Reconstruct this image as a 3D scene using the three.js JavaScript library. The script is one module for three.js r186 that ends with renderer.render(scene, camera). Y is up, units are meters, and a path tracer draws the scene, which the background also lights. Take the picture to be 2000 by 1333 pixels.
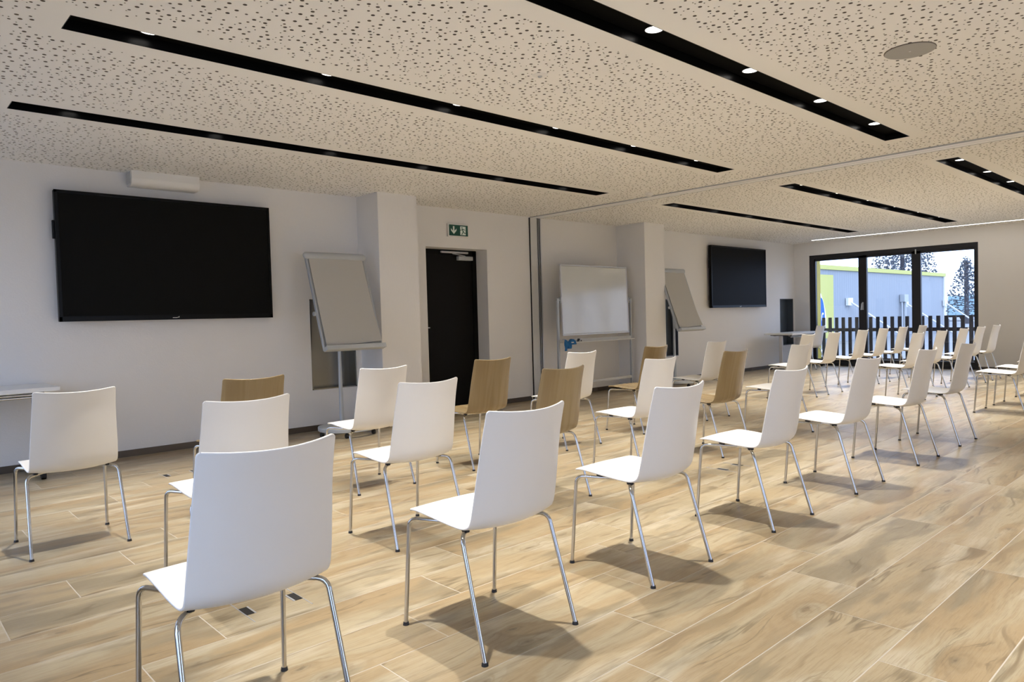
import * as THREE from 'three';
import { RoundedBoxGeometry } from 'three/addons/geometries/RoundedBoxGeometry.js';
import { mergeGeometries, toCreasedNormals } from 'three/addons/utils/BufferGeometryUtils.js';
import { RectAreaLightUniformsLib } from 'three/addons/lights/RectAreaLightUniformsLib.js';

/* ---------- camera, sky, lights, exposure ---------- */
const scene = new THREE.Scene();
const camera = new THREE.PerspectiveCamera(2 * Math.atan(666.5 / 1393.6) * 180 / Math.PI, 2000 / 1333, 0.05, 300);
camera.position.set(0, 1.2, 0);
camera.rotation.set(-0.032321, 0.8247, -0.027105, 'YXZ');
scene.add(camera);
scene.background = new THREE.Color().setRGB(1.95, 2.5, 3.7);          // bright overcast sky, cool against the warm room lamps
const renderer = new THREE.WebGLRenderer();
renderer.toneMapping = THREE.LinearToneMapping;
renderer.toneMappingExposure = 1.05;
renderer.shadowMap.enabled = true;
RectAreaLightUniformsLib.init();
const LAMP = { color: new THREE.Color().setRGB(1, 0.955, 0.89), intensity: 26.0, angle: 0.58, penumbra: 1.0 };

/* ---------- helpers ---------- */
let seedState = 12345;
const rnd = () => { seedState = (seedState * 1664525 + 1013904223) >>> 0; return seedState / 4294967296; };
const used = {};
function numbered(name) { const n = used[name] ?? 0; used[name] = n + 1; return n ? name + '_' + String(n).padStart(3, '0') : name; }
function mat(r, g, b, rough = 0.6, extra = {}) {
  const m = new THREE.MeshStandardMaterial({ roughness: rough, metalness: 0, ...extra });
  m.color.setRGB(r, g, b); return m;
}
const box = (w, h, d, x = 0, y = 0, z = 0) => new THREE.BoxGeometry(w, h, d).translate(x, y, z);
const span = (x0, x1, y0, y1, z0, z1) => box(Math.abs(x1 - x0), Math.abs(y1 - y0), Math.abs(z1 - z0), (x0 + x1) / 2, (y0 + y1) / 2, (z0 + z1) / 2);
const rbox = (w, h, d, r, x = 0, y = 0, z = 0) => new RoundedBoxGeometry(w, h, d, 2, r).translate(x, y, z);
const cyl = (r0, r1, h, x = 0, y = 0, z = 0, n = 20) => new THREE.CylinderGeometry(r0, r1, h, n).translate(x, y, z);
function bar(a, b, r, n = 10) {                                        // straight round bar between two points
  const A = new THREE.Vector3(...a), B = new THREE.Vector3(...b), d = B.clone().sub(A);
  const g = new THREE.CylinderGeometry(r, r, d.length(), n);
  g.applyQuaternion(new THREE.Quaternion().setFromUnitVectors(new THREE.Vector3(0, 1, 0), d.normalize()));
  return g.translate((A.x + B.x) / 2, (A.y + B.y) / 2, (A.z + B.z) / 2);
}
const merge = (list) => mergeGeometries(list.map((g) => { const q = g.index ? g.toNonIndexed() : g; for (const k of Object.keys(q.attributes)) if (!['position', 'normal', 'uv'].includes(k)) q.deleteAttribute(k); return q; }));
function outward(g) {                                                  // make every triangle face the way its normals point
  const p = g.attributes.position, n = g.attributes.normal, id = g.index.array, a = new THREE.Vector3(), b = new THREE.Vector3(), c = new THREE.Vector3(), m = new THREE.Vector3();
  for (let i = 0; i < id.length; i += 3) {
    a.fromBufferAttribute(p, id[i]); b.fromBufferAttribute(p, id[i + 1]).sub(a); c.fromBufferAttribute(p, id[i + 2]).sub(a); b.cross(c);
    m.fromBufferAttribute(n, id[i]); a.fromBufferAttribute(n, id[i + 1]); m.add(a); a.fromBufferAttribute(n, id[i + 2]); m.add(a);
    if (b.dot(m) < 0) { const t = id[i + 1]; id[i + 1] = id[i + 2]; id[i + 2] = t; }
  }
  return g;
}
function part(parent, name, geo, m, label) {
  const o = new THREE.Mesh(Array.isArray(geo) ? merge(geo) : geo, m);
  o.name = name; o.castShadow = o.receiveShadow = true; parent.add(o);
  if (label) o.userData.label = label;
  return o;
}
function thing(name, label, category, [x, y, z] = [0, 0, 0], turn = 0, group) {
  const o = new THREE.Group(); o.name = numbered(name); o.position.set(x, y, z); o.rotation.y = turn; scene.add(o);
  o.userData = { label, category }; if (group) o.userData.group = group;
  return o;
}
function structure(name, label, category) {
  const o = new THREE.Group(); o.name = name; scene.add(o);
  o.userData = { kind: 'structure', label, category }; return o;
}
/* value noise */
const PERM = new Float32Array(65536); for (let i = 0; i < 65536; i++) PERM[i] = rnd();
function vn(x, y) {
  const xi = Math.floor(x), yi = Math.floor(y); let fx = x - xi, fy = y - yi;
  fx = fx * fx * (3 - 2 * fx); fy = fy * fy * (3 - 2 * fy);
  const h = (a, b) => PERM[((a * 1619 + b * 31337) ^ ((a & 255) << 7)) & 65535];
  const a = h(xi, yi), b = h(xi + 1, yi), c = h(xi, yi + 1), d = h(xi + 1, yi + 1);
  return a + (b - a) * fx + (c - a) * fy + (a - b - c + d) * fx * fy;
}
const fbm = (x, y, o = 3) => { let s = 0, a = 0.5, t = 0; for (let i = 0; i < o; i++) { s += a * vn(x, y); t += a; a *= 0.5; x = x * 2.03 + 17.1; y = y * 2.03 + 5.7; } return s / t; };
function dataTex(w, h, fill, srgb = true) {
  const d = new Uint8Array(w * h * 4);
  for (let j = 0; j < h; j++) for (let i = 0; i < w; i++) { const c = fill(i, j), k = (j * w + i) * 4; d[k] = c[0]; d[k + 1] = c[1]; d[k + 2] = c[2]; d[k + 3] = 255; }
  const t = new THREE.DataTexture(d, w, h); t.magFilter = THREE.LinearFilter; t.minFilter = THREE.LinearMipmapLinearFilter; t.generateMipmaps = true;
  t.wrapS = t.wrapT = THREE.RepeatWrapping; if (srgb) t.colorSpace = THREE.SRGBColorSpace; t.needsUpdate = true; return t;
}

/* ---------- materials ---------- */
const plasterBump = dataTex(256, 256, (i, j) => { const v = 255 * (0.6 * vn(i / 3, j / 3) + 0.4 * vn(i / 11, j / 11)); return [v, v, v]; }, false);
plasterBump.repeat.set(1.5, 1.5);
const M = {
  wall: mat(0.80, 0.785, 0.765, 0.9, { bumpMap: plasterBump, bumpScale: 0.0006 }),
  ceiling: mat(0.87, 0.855, 0.82, 0.92),
  fleece: mat(0.15, 0.122, 0.092, 0.95),
  black: new THREE.MeshPhysicalMaterial({ color: new THREE.Color().setRGB(0.0025, 0.0025, 0.0025), roughness: 0.3, specularIntensity: 0.4 }),
  matBlack: new THREE.MeshPhysicalMaterial({ color: new THREE.Color().setRGB(0.0012, 0.0012, 0.0012), roughness: 0.8, specularIntensity: 0.1 }),
  grout: mat(0.46, 0.41, 0.335, 0.85),
  baseDark: mat(0.085, 0.066, 0.048, 0.5),
  baseDark2: mat(0.115, 0.09, 0.066, 0.5),
  shell: mat(0.82, 0.80, 0.765, 0.36),
  chrome: mat(0.57, 0.57, 0.565, 0.10, { metalness: 1 }),
  rubber: mat(0.012, 0.012, 0.013, 0.5),
  alu: mat(0.55, 0.56, 0.58, 0.4, { metalness: 0.6 }),
  greyMetal: mat(0.42, 0.45, 0.48, 0.45, { metalness: 0.3 }),
  greyPaint: mat(0.44, 0.46, 0.47, 0.5),
  lightGrey: mat(0.62, 0.62, 0.60, 0.5),
  trackWhite: mat(0.90, 0.90, 0.90, 0.35),
  paper: mat(0.48, 0.465, 0.425, 0.85),
  whiteboard: mat(0.60, 0.615, 0.60, 0.11),
  whitePlastic: mat(0.78, 0.77, 0.74, 0.5),
  tableTop: mat(0.80, 0.80, 0.79, 0.35),
  screen: new THREE.MeshPhysicalMaterial({ color: new THREE.Color().setRGB(0.0085, 0.0083, 0.0075), roughness: 0.45, specularIntensity: 0.08 }),
  bezel: new THREE.MeshPhysicalMaterial({ color: new THREE.Color().setRGB(0.004, 0.004, 0.004), roughness: 0.35, specularIntensity: 0.3 }),
  doorLeaf: new THREE.MeshPhysicalMaterial({ color: new THREE.Color().setRGB(0.006, 0.0055, 0.005), roughness: 0.55, specularIntensity: 0.25 }),
  doorFrame: new THREE.MeshPhysicalMaterial({ color: new THREE.Color().setRGB(0.004, 0.004, 0.004), roughness: 0.5, specularIntensity: 0.25 }),
  steel: mat(0.24, 0.245, 0.24, 0.2, { metalness: 1 }),
  darkSteel: mat(0.15, 0.17, 0.19, 0.42, { metalness: 0.8 }),
  frame: mat(0.008, 0.008, 0.010, 0.4),
  fence: mat(0.011, 0.010, 0.016, 0.6),
  blue: mat(0.015, 0.14, 0.36, 0.8),
  speaker: mat(0.37, 0.36, 0.335, 0.8),
  yellow: mat(0.56, 0.44, 0.045, 0.6),
  paleYellow: mat(0.55, 0.53, 0.14, 0.6),
  facade: mat(0.295, 0.32, 0.345, 0.55),
  ground: mat(0.24, 0.245, 0.25, 0.9),
  white: mat(0.82, 0.82, 0.82, 0.5),
  bark: mat(0.06, 0.06, 0.07, 0.9),
  leaf: mat(0.11, 0.125, 0.14, 0.9),
  glass: new THREE.MeshPhysicalMaterial({ color: 0xffffff, roughness: 0, transmission: 1, thickness: 0, ior: 1.45 }),
  lens: mat(1, 1, 1, 0.5, { emissive: new THREE.Color(1, 0.97, 0.92), emissiveIntensity: 3 }),
  strip: mat(1, 1, 1, 0.5, { emissive: new THREE.Color(1, 0.97, 0.93), emissiveIntensity: 5 }),
};

/* ---------- wood print for the floor tiles: ten prints stacked in one texture ---------- */
const PW = 2048, PH = 192, NPRINT = 10;
const lerp3 = (a, b, t) => [a[0] + (b[0] - a[0]) * t, a[1] + (b[1] - a[1]) * t, a[2] + (b[2] - a[2]) * t];
const sstep = (a, b, x) => { const t = Math.min(1, Math.max(0, (x - a) / (b - a))); return t * t * (3 - 2 * t); };
const prints = [];
for (let k = 0; k < NPRINT; k++) {
  const knots = []; const n = [0, 1, 0, 2, 1, 0, 1, 0, 1, 2][k];
  for (let i = 0; i < n; i++) knots.push([0.15 + rnd() * 0.9, 0.05 + rnd() * 0.2, 0.010 + rnd() * 0.022]);
  prints.push({ ox: rnd() * 90, oy: rnd() * 90, tone: rnd(), grey: rnd(), knots });
}
const woodTex = dataTex(PW, PH * NPRINT, (i, jj) => {
  const k = Math.floor(jj / PH), p = prints[k], s = i / PW * 1.2, t = (jj - k * PH) / PH * 0.3;
  let w = 0, dark = 0;
  for (const [ks, kt, kr] of p.knots) {
    const ds = (s - ks) / 2.4, dt = t - kt, d = Math.sqrt(ds * ds + dt * dt) + 0.016 * (fbm(s * 26 + p.ox, t * 60, 2) - 0.5);
    w += Math.exp(-d / (kr * 2.4)); dark += 0.5 * sstep(kr * 0.9, kr * 0.1, d) * (0.5 + 0.5 * vn(s * 90, t * 120)) + 0.16 * sstep(kr * 3.2, kr * 0.6, d);
  }
  const warp = fbm(s * 1.5 + p.ox, t * 4 + p.oy, 3);
  const band = fbm(s * 0.7 + p.oy, t * 9 + warp * 2.0 + w * 2 + p.ox, 4);
  const patch = fbm(s * 1.6 + p.ox * 2, t * 10 + warp * 1.6 + p.oy * 2, 4);
  const pale = fbm(s * 1.9 + p.oy * 3, t * 11 + p.ox, 3);
  const ring = 0.5 + 0.5 * Math.sin(t * 110 + warp * 46 + w * 26 + 7 * vn(s * 1.6 + p.oy, t * 9));
  const grain = vn(s * 14 + p.oy, t * 520 + p.ox + warp * 22), fine = vn(s * 60, t * 900 + p.ox);
  let c = lerp3([166, 153, 126], [153, 131, 98], sstep(0.34, 0.66, band) * (0.45 + 0.55 * p.tone));
  c = lerp3(c, [128, 117, 95], sstep(0.52, 0.74, patch) * (0.4 + 0.5 * p.grey));
  c = lerp3(c, [184, 174, 153], 0.6 * sstep(0.56, 0.76, pale));
  c = lerp3(c, [128, 106, 76], (0.10 + 0.22 * Math.min(1, w)) * sstep(0.55, 0.98, ring));
  c = lerp3(c, [120, 101, 74], 0.36 * sstep(0.52, 0.95, grain));
  c = lerp3(c, [190, 180, 160], 0.14 * sstep(0.60, 1, fine));
  const streak = sstep(0.66, 0.82, fbm(s * 1.8 + p.oy * 3, t * 26 + warp * 7, 3)) * sstep(0.42, 0.62, vn(s * 3 + p.ox, t * 7 + p.oy));
  c = lerp3(c, [102, 85, 61], 0.6 * streak);
  const rg = 1 - Math.abs(2 * fbm(s * 0.9 + p.ox * 1.7, t * 14 + warp * 2.5 + w * 2, 5) - 1), crack = sstep(0.955, 0.995, rg) * sstep(0.45, 0.65, vn(s * 3.3 + p.oy, t * 8 + p.ox));
  c = lerp3(c, [98, 84, 62], 0.55 * crack);
  const smudge = sstep(0.60, 0.80, fbm(s * 3.6 + p.ox * 5, t * 16 + p.oy, 5)); c = lerp3(c, [112, 103, 84], 0.42 * smudge);
  return lerp3(c, [88, 75, 56], Math.min(0.75, dark));
});
woodTex.anisotropy = 8;
M.tile = mat(1, 1, 1, 0.35, { map: woodTex });
const oakTex = dataTex(256, 512, (i, j) => {
  const u = i / 256, v = j / 512, w = fbm(u * 5, v * 1.4, 3);
  let c = lerp3([146, 127, 94], [136, 115, 81], sstep(0.35, 0.7, fbm(u * 9 + w * 2, v * 0.9 + 4, 3)));
  c = lerp3(c, [126, 105, 73], 0.12 * sstep(0.55, 0.9, vn(u * 120 + w * 9, v * 7)));
  return c;
});
M.oak = mat(1, 1, 1, 0.26, { map: oakTex });

/* ---------- floor: tiles laid in a stepped bond ---------- */
const CY = 2.65;                                                       // ceiling height
const floor = structure('floor', 'floor of long wood-look tiles with pale joints', 'floor');
{
  const bed = part(floor, 'grout_bed', span(-8.1, 3.0, -0.2, -0.0006, -15.7, 0.9), M.grout);
  const PITCH = 0.3025, LEN = 1.21, GAP = 0.005;
  const variants = [];
  for (let k = 0; k < NPRINT; k++) for (let f = 0; f < 4; f++) {
    const g = new THREE.BoxGeometry(PITCH - GAP, 0.009, LEN - GAP).translate(0, -0.0045, 0);
    const pos = g.attributes.position, uv = g.attributes.uv;
    for (let i = 0; i < pos.count; i++) {
      let s = pos.getZ(i) / (LEN - GAP) + 0.5, t = pos.getX(i) / (PITCH - GAP) + 0.5;
      if (f & 1) s = 1 - s; if (f & 2) t = 1 - t;
      uv.setXY(i, 0.004 + s * 0.992, (k + 0.02 + t * 0.96) / NPRINT);
    }
    variants.push(g);
  }
  const spots = [];
  camera.updateMatrixWorld(); camera.updateProjectionMatrix();
  const v = new THREE.Vector3();
  for (let r = -14; r <= 22; r++) {
    const x = -1.3855 - r * PITCH;
    for (let q = -1; q <= 14; q++) {
      const z = -3.124 - r * PITCH + 0.605 + LEN * (Math.floor((3.124 + r * PITCH) / LEN) + 1) - q * LEN;
      if (x < -7.75 || x > 2.95 || z < -15.85 || z > 1.1) continue;
      const seen = [[0, 0], [-.14, -.6], [.14, -.6], [-.14, .6], [.14, .6]].some(([a, b]) => { v.set(x + a, 0, z + b).applyMatrix4(camera.matrixWorldInverse); if (v.z > -0.2) return false; v.applyMatrix4(camera.projectionMatrix); return Math.abs(v.x) < 1.02 && Math.abs(v.y) < 1.02; });
      spots.push({ x, z, seen, d: Math.hypot(x, z), k: Math.floor(rnd() * variants.length) });
    }
  }
  const near = spots.filter((s) => s.seen).sort((a, b) => a.d - b.d).slice(0, 290), rest = spots.filter((s) => !near.includes(s));
  const clip = (g, s) => {                                             // cut the end tiles at the walls
    const z0 = Math.max(-15.5, s.z - (LEN - GAP) / 2), z1 = Math.min(0.75, s.z + (LEN - GAP) / 2);
    if (z1 - z0 > LEN - GAP - 1e-4) return g;
    const q = g.clone(), p = q.attributes.position; for (let i = 0; i < p.count; i++) p.setZ(i, p.getZ(i) > 0 ? z1 - s.z : z0 - s.z); return q;
  };
  near.forEach((s, i) => { part(floor, i ? 'floor_tile_' + String(i).padStart(3, '0') : 'floor_tile', clip(variants[s.k], s), M.tile).position.set(s.x, 0, s.z); });
  const o = part(floor, 'outer_floor_tiles', rest.filter((s) => s.z - 0.6 < 0.74 && s.z + 0.6 > -15.5).map((s) => clip(variants[s.k], s).clone().translate(s.x, 0, s.z)), M.tile);
  o.userData.kind = 'stuff';
}

/* ---------- ceiling: perforated boards, plain borders round the light channels ---------- */
const SLOTX = [-5.54, -3.90, -2.26, -0.18, 1.46], BAYS = [[-6.66, -0.80], [-14.0, -7.98]];
const ceiling = structure('ceiling', 'white plasterboard ceiling perforated with round holes', 'ceiling');
function perforated(w, d, salt) {
  seedState = 777 + salt;
  const holes = [], T = 0.0125;
  const want = Math.round(w * d * 440), big = [0.0100, 0.0073, 0.0042];
  const cell = 0.05, grid = new Map();
  for (let tries = 0; holes.length < want && tries < want * 40; tries++) {
    const q = holes.length / want, r = q < 0.29 ? big[0] : q < 0.58 ? big[1] : big[2];
    const x = (rnd() - 0.5) * (w - 2 * r - 0.008), z = (rnd() - 0.5) * (d - 2 * r - 0.008);
    const gx = Math.floor(x / cell), gz = Math.floor(z / cell); let ok = true;
    for (let a = -1; a <= 1 && ok; a++) for (let b = -1; b <= 1 && ok; b++) for (const h of grid.get((gx + a) + ',' + (gz + b)) ?? []) if (Math.hypot(h.x - x, h.z - z) < h.r + r + (r > 0.006 && h.r > 0.006 ? 0.019 : 0.008)) { ok = false; break; }
    if (!ok) continue;
    const h = { x, z, r }; holes.push(h); const key = gx + ',' + gz; if (!grid.has(key)) grid.set(key, []); grid.get(key).push(h);
  }
  const contour = [[-w / 2, -d / 2], [w / 2, -d / 2], [w / 2, d / 2], [-w / 2, d / 2]].map((p) => new THREE.Vector2(...p));
  const rings = holes.map((h) => { const n = h.r > 0.006 ? 9 : 6; return Array.from({ length: n }, (_, i) => { const a = -i / n * 2 * Math.PI; return new THREE.Vector2(h.x + h.r * Math.cos(a), h.z + h.r * Math.sin(a)); }); });
  const tris = THREE.ShapeUtils.triangulateShape(contour, rings);
  let pos = [], nor = [], idx = [];
  const made = () => { const g = new THREE.BufferGeometry(); g.setAttribute('position', new THREE.Float32BufferAttribute(pos, 3)); g.setAttribute('normal', new THREE.Float32BufferAttribute(nor, 3)); g.setIndex(idx); return outward(g); };
  for (const ring of [contour, ...rings]) for (const p of ring) { pos.push(p.x, 0, p.y); nor.push(0, -1, 0); }
  for (const [a, b, c] of tris) idx.push(a, b, c);
  const face = made(); pos = []; nor = []; idx = [];
  for (const h of rings.keys()) {
    const ring = rings[h], o = holes[h], b0 = pos.length / 3, n = ring.length;
    for (const p of ring) for (const y of [0, T]) { pos.push(p.x, y, p.y); nor.push((o.x - p.x) / o.r, 0, (o.z - p.y) / o.r); }
    for (let i = 0; i < n; i++) { const a = b0 + 2 * i, c = b0 + 2 * ((i + 1) % n); idx.push(a, c, a + 1, c, c + 1, a + 1); }
  }
  return { face, edges: made() };
}
M.ceilingBoard = M.ceiling.clone(); M.ceilingBoard.side = THREE.DoubleSide;
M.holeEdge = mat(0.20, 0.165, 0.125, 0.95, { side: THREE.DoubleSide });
{
  const cols = [-6.36, -4.72, -3.08, -1.44, 0.64, 2.28], strips = [-7.18, -0.62];
  const wide = [perforated(1.2, 1.2, 1), perforated(1.2, 1.2, 2)], slim = perforated(0.44, 1.2, 3), endA = perforated(0.44, 1.7, 4), endB = perforated(0.44, 1.12, 5);
  const sets = new Map();
  const put = (g, x, z, turn) => { if (!sets.has(g)) sets.set(g, []); sets.get(g).push(new THREE.Matrix4().makeRotationY(turn ? Math.PI : 0).setPosition(x, CY, z)); };
  for (let r = 0; r < 14; r++) {
    const z = 0.4 - 1.2 * r;
    cols.forEach((x, c) => put(wide[(r + c) % 2], x, z, (r + (c >> 1)) % 2));
    strips.forEach((x) => put(slim, x, z, r % 2));
  }
  SLOTX.forEach((x, i) => { put(endA, x, 0.15, i % 2); put(endA, x, -14.95, (i + 1) % 2); put(endB, x, -7.32, i % 2); });
  for (const [g, list] of sets) {
    for (const [geo, m0, name] of [[g.face, M.ceilingBoard, 'perforated_board'], [g.edges, M.holeEdge, 'hole_edges']]) {
      const im = new THREE.InstancedMesh(geo, m0, list.length); im.name = name; im.userData.kind = 'stuff'; im.castShadow = im.receiveShadow = true;
      list.forEach((m, i) => im.setMatrixAt(i, m)); ceiling.add(im);
    }
  }
  const fl = [], Y0 = CY + 0.0126, Y1 = CY + 0.0150;
  for (const x of cols) fl.push(span(x - 0.6, x + 0.6, Y0, Y1, -15.8, 1));
  for (const x of strips) fl.push(span(x - 0.22, x + 0.22, Y0, Y1, -15.8, 1));
  for (const x of SLOTX) for (const [a, b] of [[-0.70, 1], [-7.88, -6.76], [-15.8, -14.1]]) fl.push(span(x - 0.22, x + 0.22, Y0, Y1, a, b));
  part(ceiling, 'acoustic_fleece', fl, M.fleece);
  for (const x of SLOTX) for (const [a, b] of BAYS) part(ceiling, 'plain_border', [span(x - 0.22, x - 0.1, CY, CY + 0.0125, a - 0.1, b + 0.1), span(x + 0.1, x + 0.22, CY, CY + 0.0125, a - 0.1, b + 0.1), span(x - 0.1, x + 0.1, CY, CY + 0.0125, a - 0.1, a), span(x - 0.1, x + 0.1, CY, CY + 0.0125, b, b + 0.1)], M.ceiling);
  part(ceiling, 'slab', span(-8.1, 3.1, 2.80, 3.0, -15.8, 1.2), M.ceiling);
}

/* ---------- recessed black light channels with round downlights ---------- */
const lensGeo = new THREE.CylinderGeometry(0.047, 0.047, 0.002, 28), ringGeo = new THREE.TorusGeometry(0.050, 0.003, 8, 28).rotateX(Math.PI / 2);
const SLOTWORDS = ['nearest the screen wall', 'second from the screen wall', 'third from the screen wall', 'fourth from the screen wall', 'fifth from the screen wall'];
SLOTX.forEach((x, i) => BAYS.forEach(([a, b], j) => {
  const t = thing('light_channel', `black ceiling light channel ${SLOTWORDS[i]}, ${j ? 'far window' : 'large screen'} side of ceiling track`, 'ceiling light', [x, CY, (a + b) / 2], 0, 'recessed ceiling light channels');
  const L = b - a, h = 0.056;
  part(t, 'housing', [box(0.004, h, L, -0.098, h / 2, 0), box(0.004, h, L, 0.098, h / 2, 0), box(0.192, h, 0.004, 0, h / 2, -L / 2 + 0.002), box(0.192, h, 0.004, 0, h / 2, L / 2 - 0.002)], M.black);
  part(t, 'backing_plate', box(0.2, 0.004, L, 0, h - 0.002, 0), M.matBlack);
  for (let k = 0; k < 6; k++) {
    const z = (j ? -8.43 - 1.01 * k : -1.17 - k) - (a + b) / 2;
    const d = part(t, 'downlight', ringGeo, M.black); d.position.set(0, h - 0.006, z);
    part(d, 'lens', lensGeo, M.lens, 'glowing white lens');
    const s = new THREE.SpotLight(LAMP.color, LAMP.intensity, 0, LAMP.angle, LAMP.penumbra, 2);
    s.position.set(x, CY + h - 0.010, z + (a + b) / 2); s.target.position.set(x, 0, z + (a + b) / 2);
    s.castShadow = true; s.shadow.radius = 1.6; scene.add(s, s.target);
  }
}));

/* ---------- walls ---------- */
function panelX(face, thick, z0, z1, y0, y1, holes = []) {             // wall slab facing +x, with rectangular openings [za, zb, ya, yb]
  const s = new THREE.Shape([[z0, y0], [z1, y0], [z1, y1], [z0, y1]].map((p) => new THREE.Vector2(...p)));
  for (const [a, b, c, d] of holes) s.holes.push(new THREE.Path([[a, c], [a, d], [b, d], [b, c]].map((p) => new THREE.Vector2(...p))));
  const g = new THREE.ExtrudeGeometry(s, { depth: thick, bevelEnabled: false });
  return g.rotateY(-Math.PI / 2).translate(face, 0, 0);                // shape x becomes world z, depth runs to -x
}
const TOP = 2.8, WX = -7.33;
const wallL = structure('wall_left', 'white plastered wall carrying the two screens', 'wall');
const N1 = [-4.295, -3.735, 0.455, 1.467], N2 = [-10.81, -10.25, 0.45, 1.455], N3 = [-15.22, -14.62, 0.45, 1.455];
part(wallL, 'wall_section', panelX(WX, 0.5, -4.40, 1.1, -0.05, TOP, [N1]), M.wall);
part(wallL, 'pillar', span(-7.8, -6.88, -0.05, TOP, -4.90, -4.37), M.wall);
part(wallL, 'wall_section', panelX(-7.40, 0.45, -7.20, -4.85, -0.05, TOP, [[-6.415, -5.39, -0.05, 2.14]]), M.wall);
part(wallL, 'wall_section', panelX(-7.40, 0.45, -9.25, -7.20, -0.05, TOP), M.wall);
part(wallL, 'pillar', span(-7.8, -6.84, -0.05, TOP, -9.75, -9.22), M.wall);
part(wallL, 'wall_section', panelX(WX, 0.5, -15.7, -9.70, -0.05, TOP, [N2, N3]), M.wall);
[[N1, M.steel], [N2, M.darkSteel], [N3, M.darkSteel]].forEach(([[a, b, c, d], m]) => {
  const n = new THREE.Group(); n.name = 'niche'; wallL.add(n);
  part(n, 'back_panel', span(WX - 0.16, WX - 0.14, c, d, a, b), m);
  part(n, 'lining', [span(WX - 0.14, WX + 0.004, c, c + 0.012, a, b), span(WX - 0.14, WX + 0.004, d - 0.012, d, a, b), span(WX - 0.14, WX + 0.004, c, d, a, a + 0.012), span(WX - 0.14, WX + 0.004, c, d, b - 0.012, b)], m);
  n.userData.label = 'metal lined recess in the wall';
});
const wallF = structure('wall_far', 'white end wall around the wide black window', 'wall');
const FZ = -15.3;
part(wallF, 'wall_section', [span(-8.1, -6.995, -0.3, TOP, FZ - 0.4, FZ), span(-3.83, -2.345, -0.01, 2.372, FZ - 0.4, FZ), span(0.82, 3.1, -0.3, TOP, FZ - 0.4, FZ), span(-6.995, 0.82, 2.372, TOP, FZ - 0.4, FZ), span(-6.995, 0.82, -0.3, -0.01, FZ - 0.4, FZ)], M.wall);
part(wallF, 'yellow_reveal', [span(-6.985, -6.955, -0.3, 2.37, FZ - 0.46, FZ - 0.14), span(-8.1, -6.985, -0.3, 3.2, FZ - 0.46, FZ - 0.41)], M.yellow, 'yellow outer window reveal');
const NZ = 0.66;
const wallN = structure('wall_near', 'white end wall opposite the far window', 'wall');
part(wallN, 'wall_section', [span(-8.1, -6.995, -0.3, TOP, NZ, NZ + 0.4), span(-3.83, -2.345, -0.01, 2.372, NZ, NZ + 0.4), span(0.82, 3.1, -0.3, TOP, NZ, NZ + 0.4), span(-6.995, 0.82, 2.372, TOP, NZ, NZ + 0.4), span(-6.995, 0.82, -0.3, -0.01, NZ, NZ + 0.4)], M.wall);
const wallR = structure('wall_right', 'white side wall opposite the screens', 'wall');
part(wallR, 'wall_section', [span(2.81, 3.1, -0.3, TOP, -15.7, -4.4), span(2.81, 3.1, -0.3, TOP, -1.8, 1.06), span(2.81, 3.1, 2.372, TOP, -4.4, -1.8), span(2.81, 3.1, -0.3, 0, -4.4, -1.8)], M.wall);
const sideWindow = structure('window_5', 'black framed side window in the right wall', 'window');
part(sideWindow, 'frame', [span(2.85, 2.95, 0, 2.372, -4.4, -4.32), span(2.85, 2.95, 0, 2.372, -1.88, -1.8), span(2.85, 2.95, 2.29, 2.372, -4.32, -1.88), span(2.85, 2.95, 0, 0.08, -4.32, -1.88), span(2.85, 2.95, 0.08, 2.29, -3.15, -3.05)], M.frame);
for (const [a, b] of [[-4.32, -3.15], [-3.05, -1.88]]) part(sideWindow, 'pane', span(2.895, 2.901, 0.08, 2.29, a, b), M.glass);

/* skirting tiles */
const base = structure('baseboard_left', 'dark wood-look skirting tiles along the screen wall', 'skirting');
{
  let n = 0;
  const run = (x, z0, z1) => { for (let z = z0; z > z1 + 0.01; z -= 1.205) { const e = Math.max(z1, z - 1.2); part(base, 'skirting_tile', span(x, x + 0.01, 0, 0.062, z, e), n++ % 2 ? M.baseDark : M.baseDark2); } };
  run(WX, 0.65, -4.37); run(-6.88, -4.37, -4.90); run(-7.40, -4.90, -5.39); run(-7.40, -6.415, -7.2); run(-7.40, -7.46, -9.22); run(-6.84, -9.22, -9.75); run(WX, -9.75, -15.3);
  part(base, 'skirting_tile', span(WX, -6.88, 0, 0.062, -4.37, -4.36), M.baseDark); part(base, 'skirting_tile', span(-7.40, -6.84, 0, 0.062, -9.22, -9.21), M.baseDark);
}
const baseF = structure('baseboard_far', 'dark wood-look skirting along the end wall', 'skirting');
part(baseF, 'skirting_tile', span(-3.83, -2.345, 0, 0.062, FZ, FZ + 0.01), M.baseDark);

/* sliding partition track and jamb */
const track = structure('trim_1', 'pale metal partition track across the ceiling', 'track');
part(track, 'rail', [span(-7.40, 2.81, CY - 0.012, CY + 0.01, -7.335, -7.255), span(-7.40, 2.81, CY - 0.012, CY + 0.01, -7.435, -7.355)], M.trackWhite);
part(track, 'running_slot', span(-7.40, 2.81, CY - 0.004, CY + 0.01, -7.356, -7.334), M.lightGrey);
part(track, 'edge_lip', [span(-7.40, 2.81, CY - 0.014, CY + 0.01, -7.441, -7.435), span(-7.40, 2.81, CY - 0.014, CY + 0.01, -7.255, -7.250)], M.greyPaint);
const jamb = structure('trim_2', 'partition wall jamb profile with black seal', 'jamb');
part(jamb, 'cover_panel', span(-7.40, -7.365, 0, CY - 0.012, -7.355, -7.235), M.lightGrey);
part(jamb, 'shadow_gap', span(-7.40, -7.38, 0, CY - 0.012, -7.235, -7.232), M.black);
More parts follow.
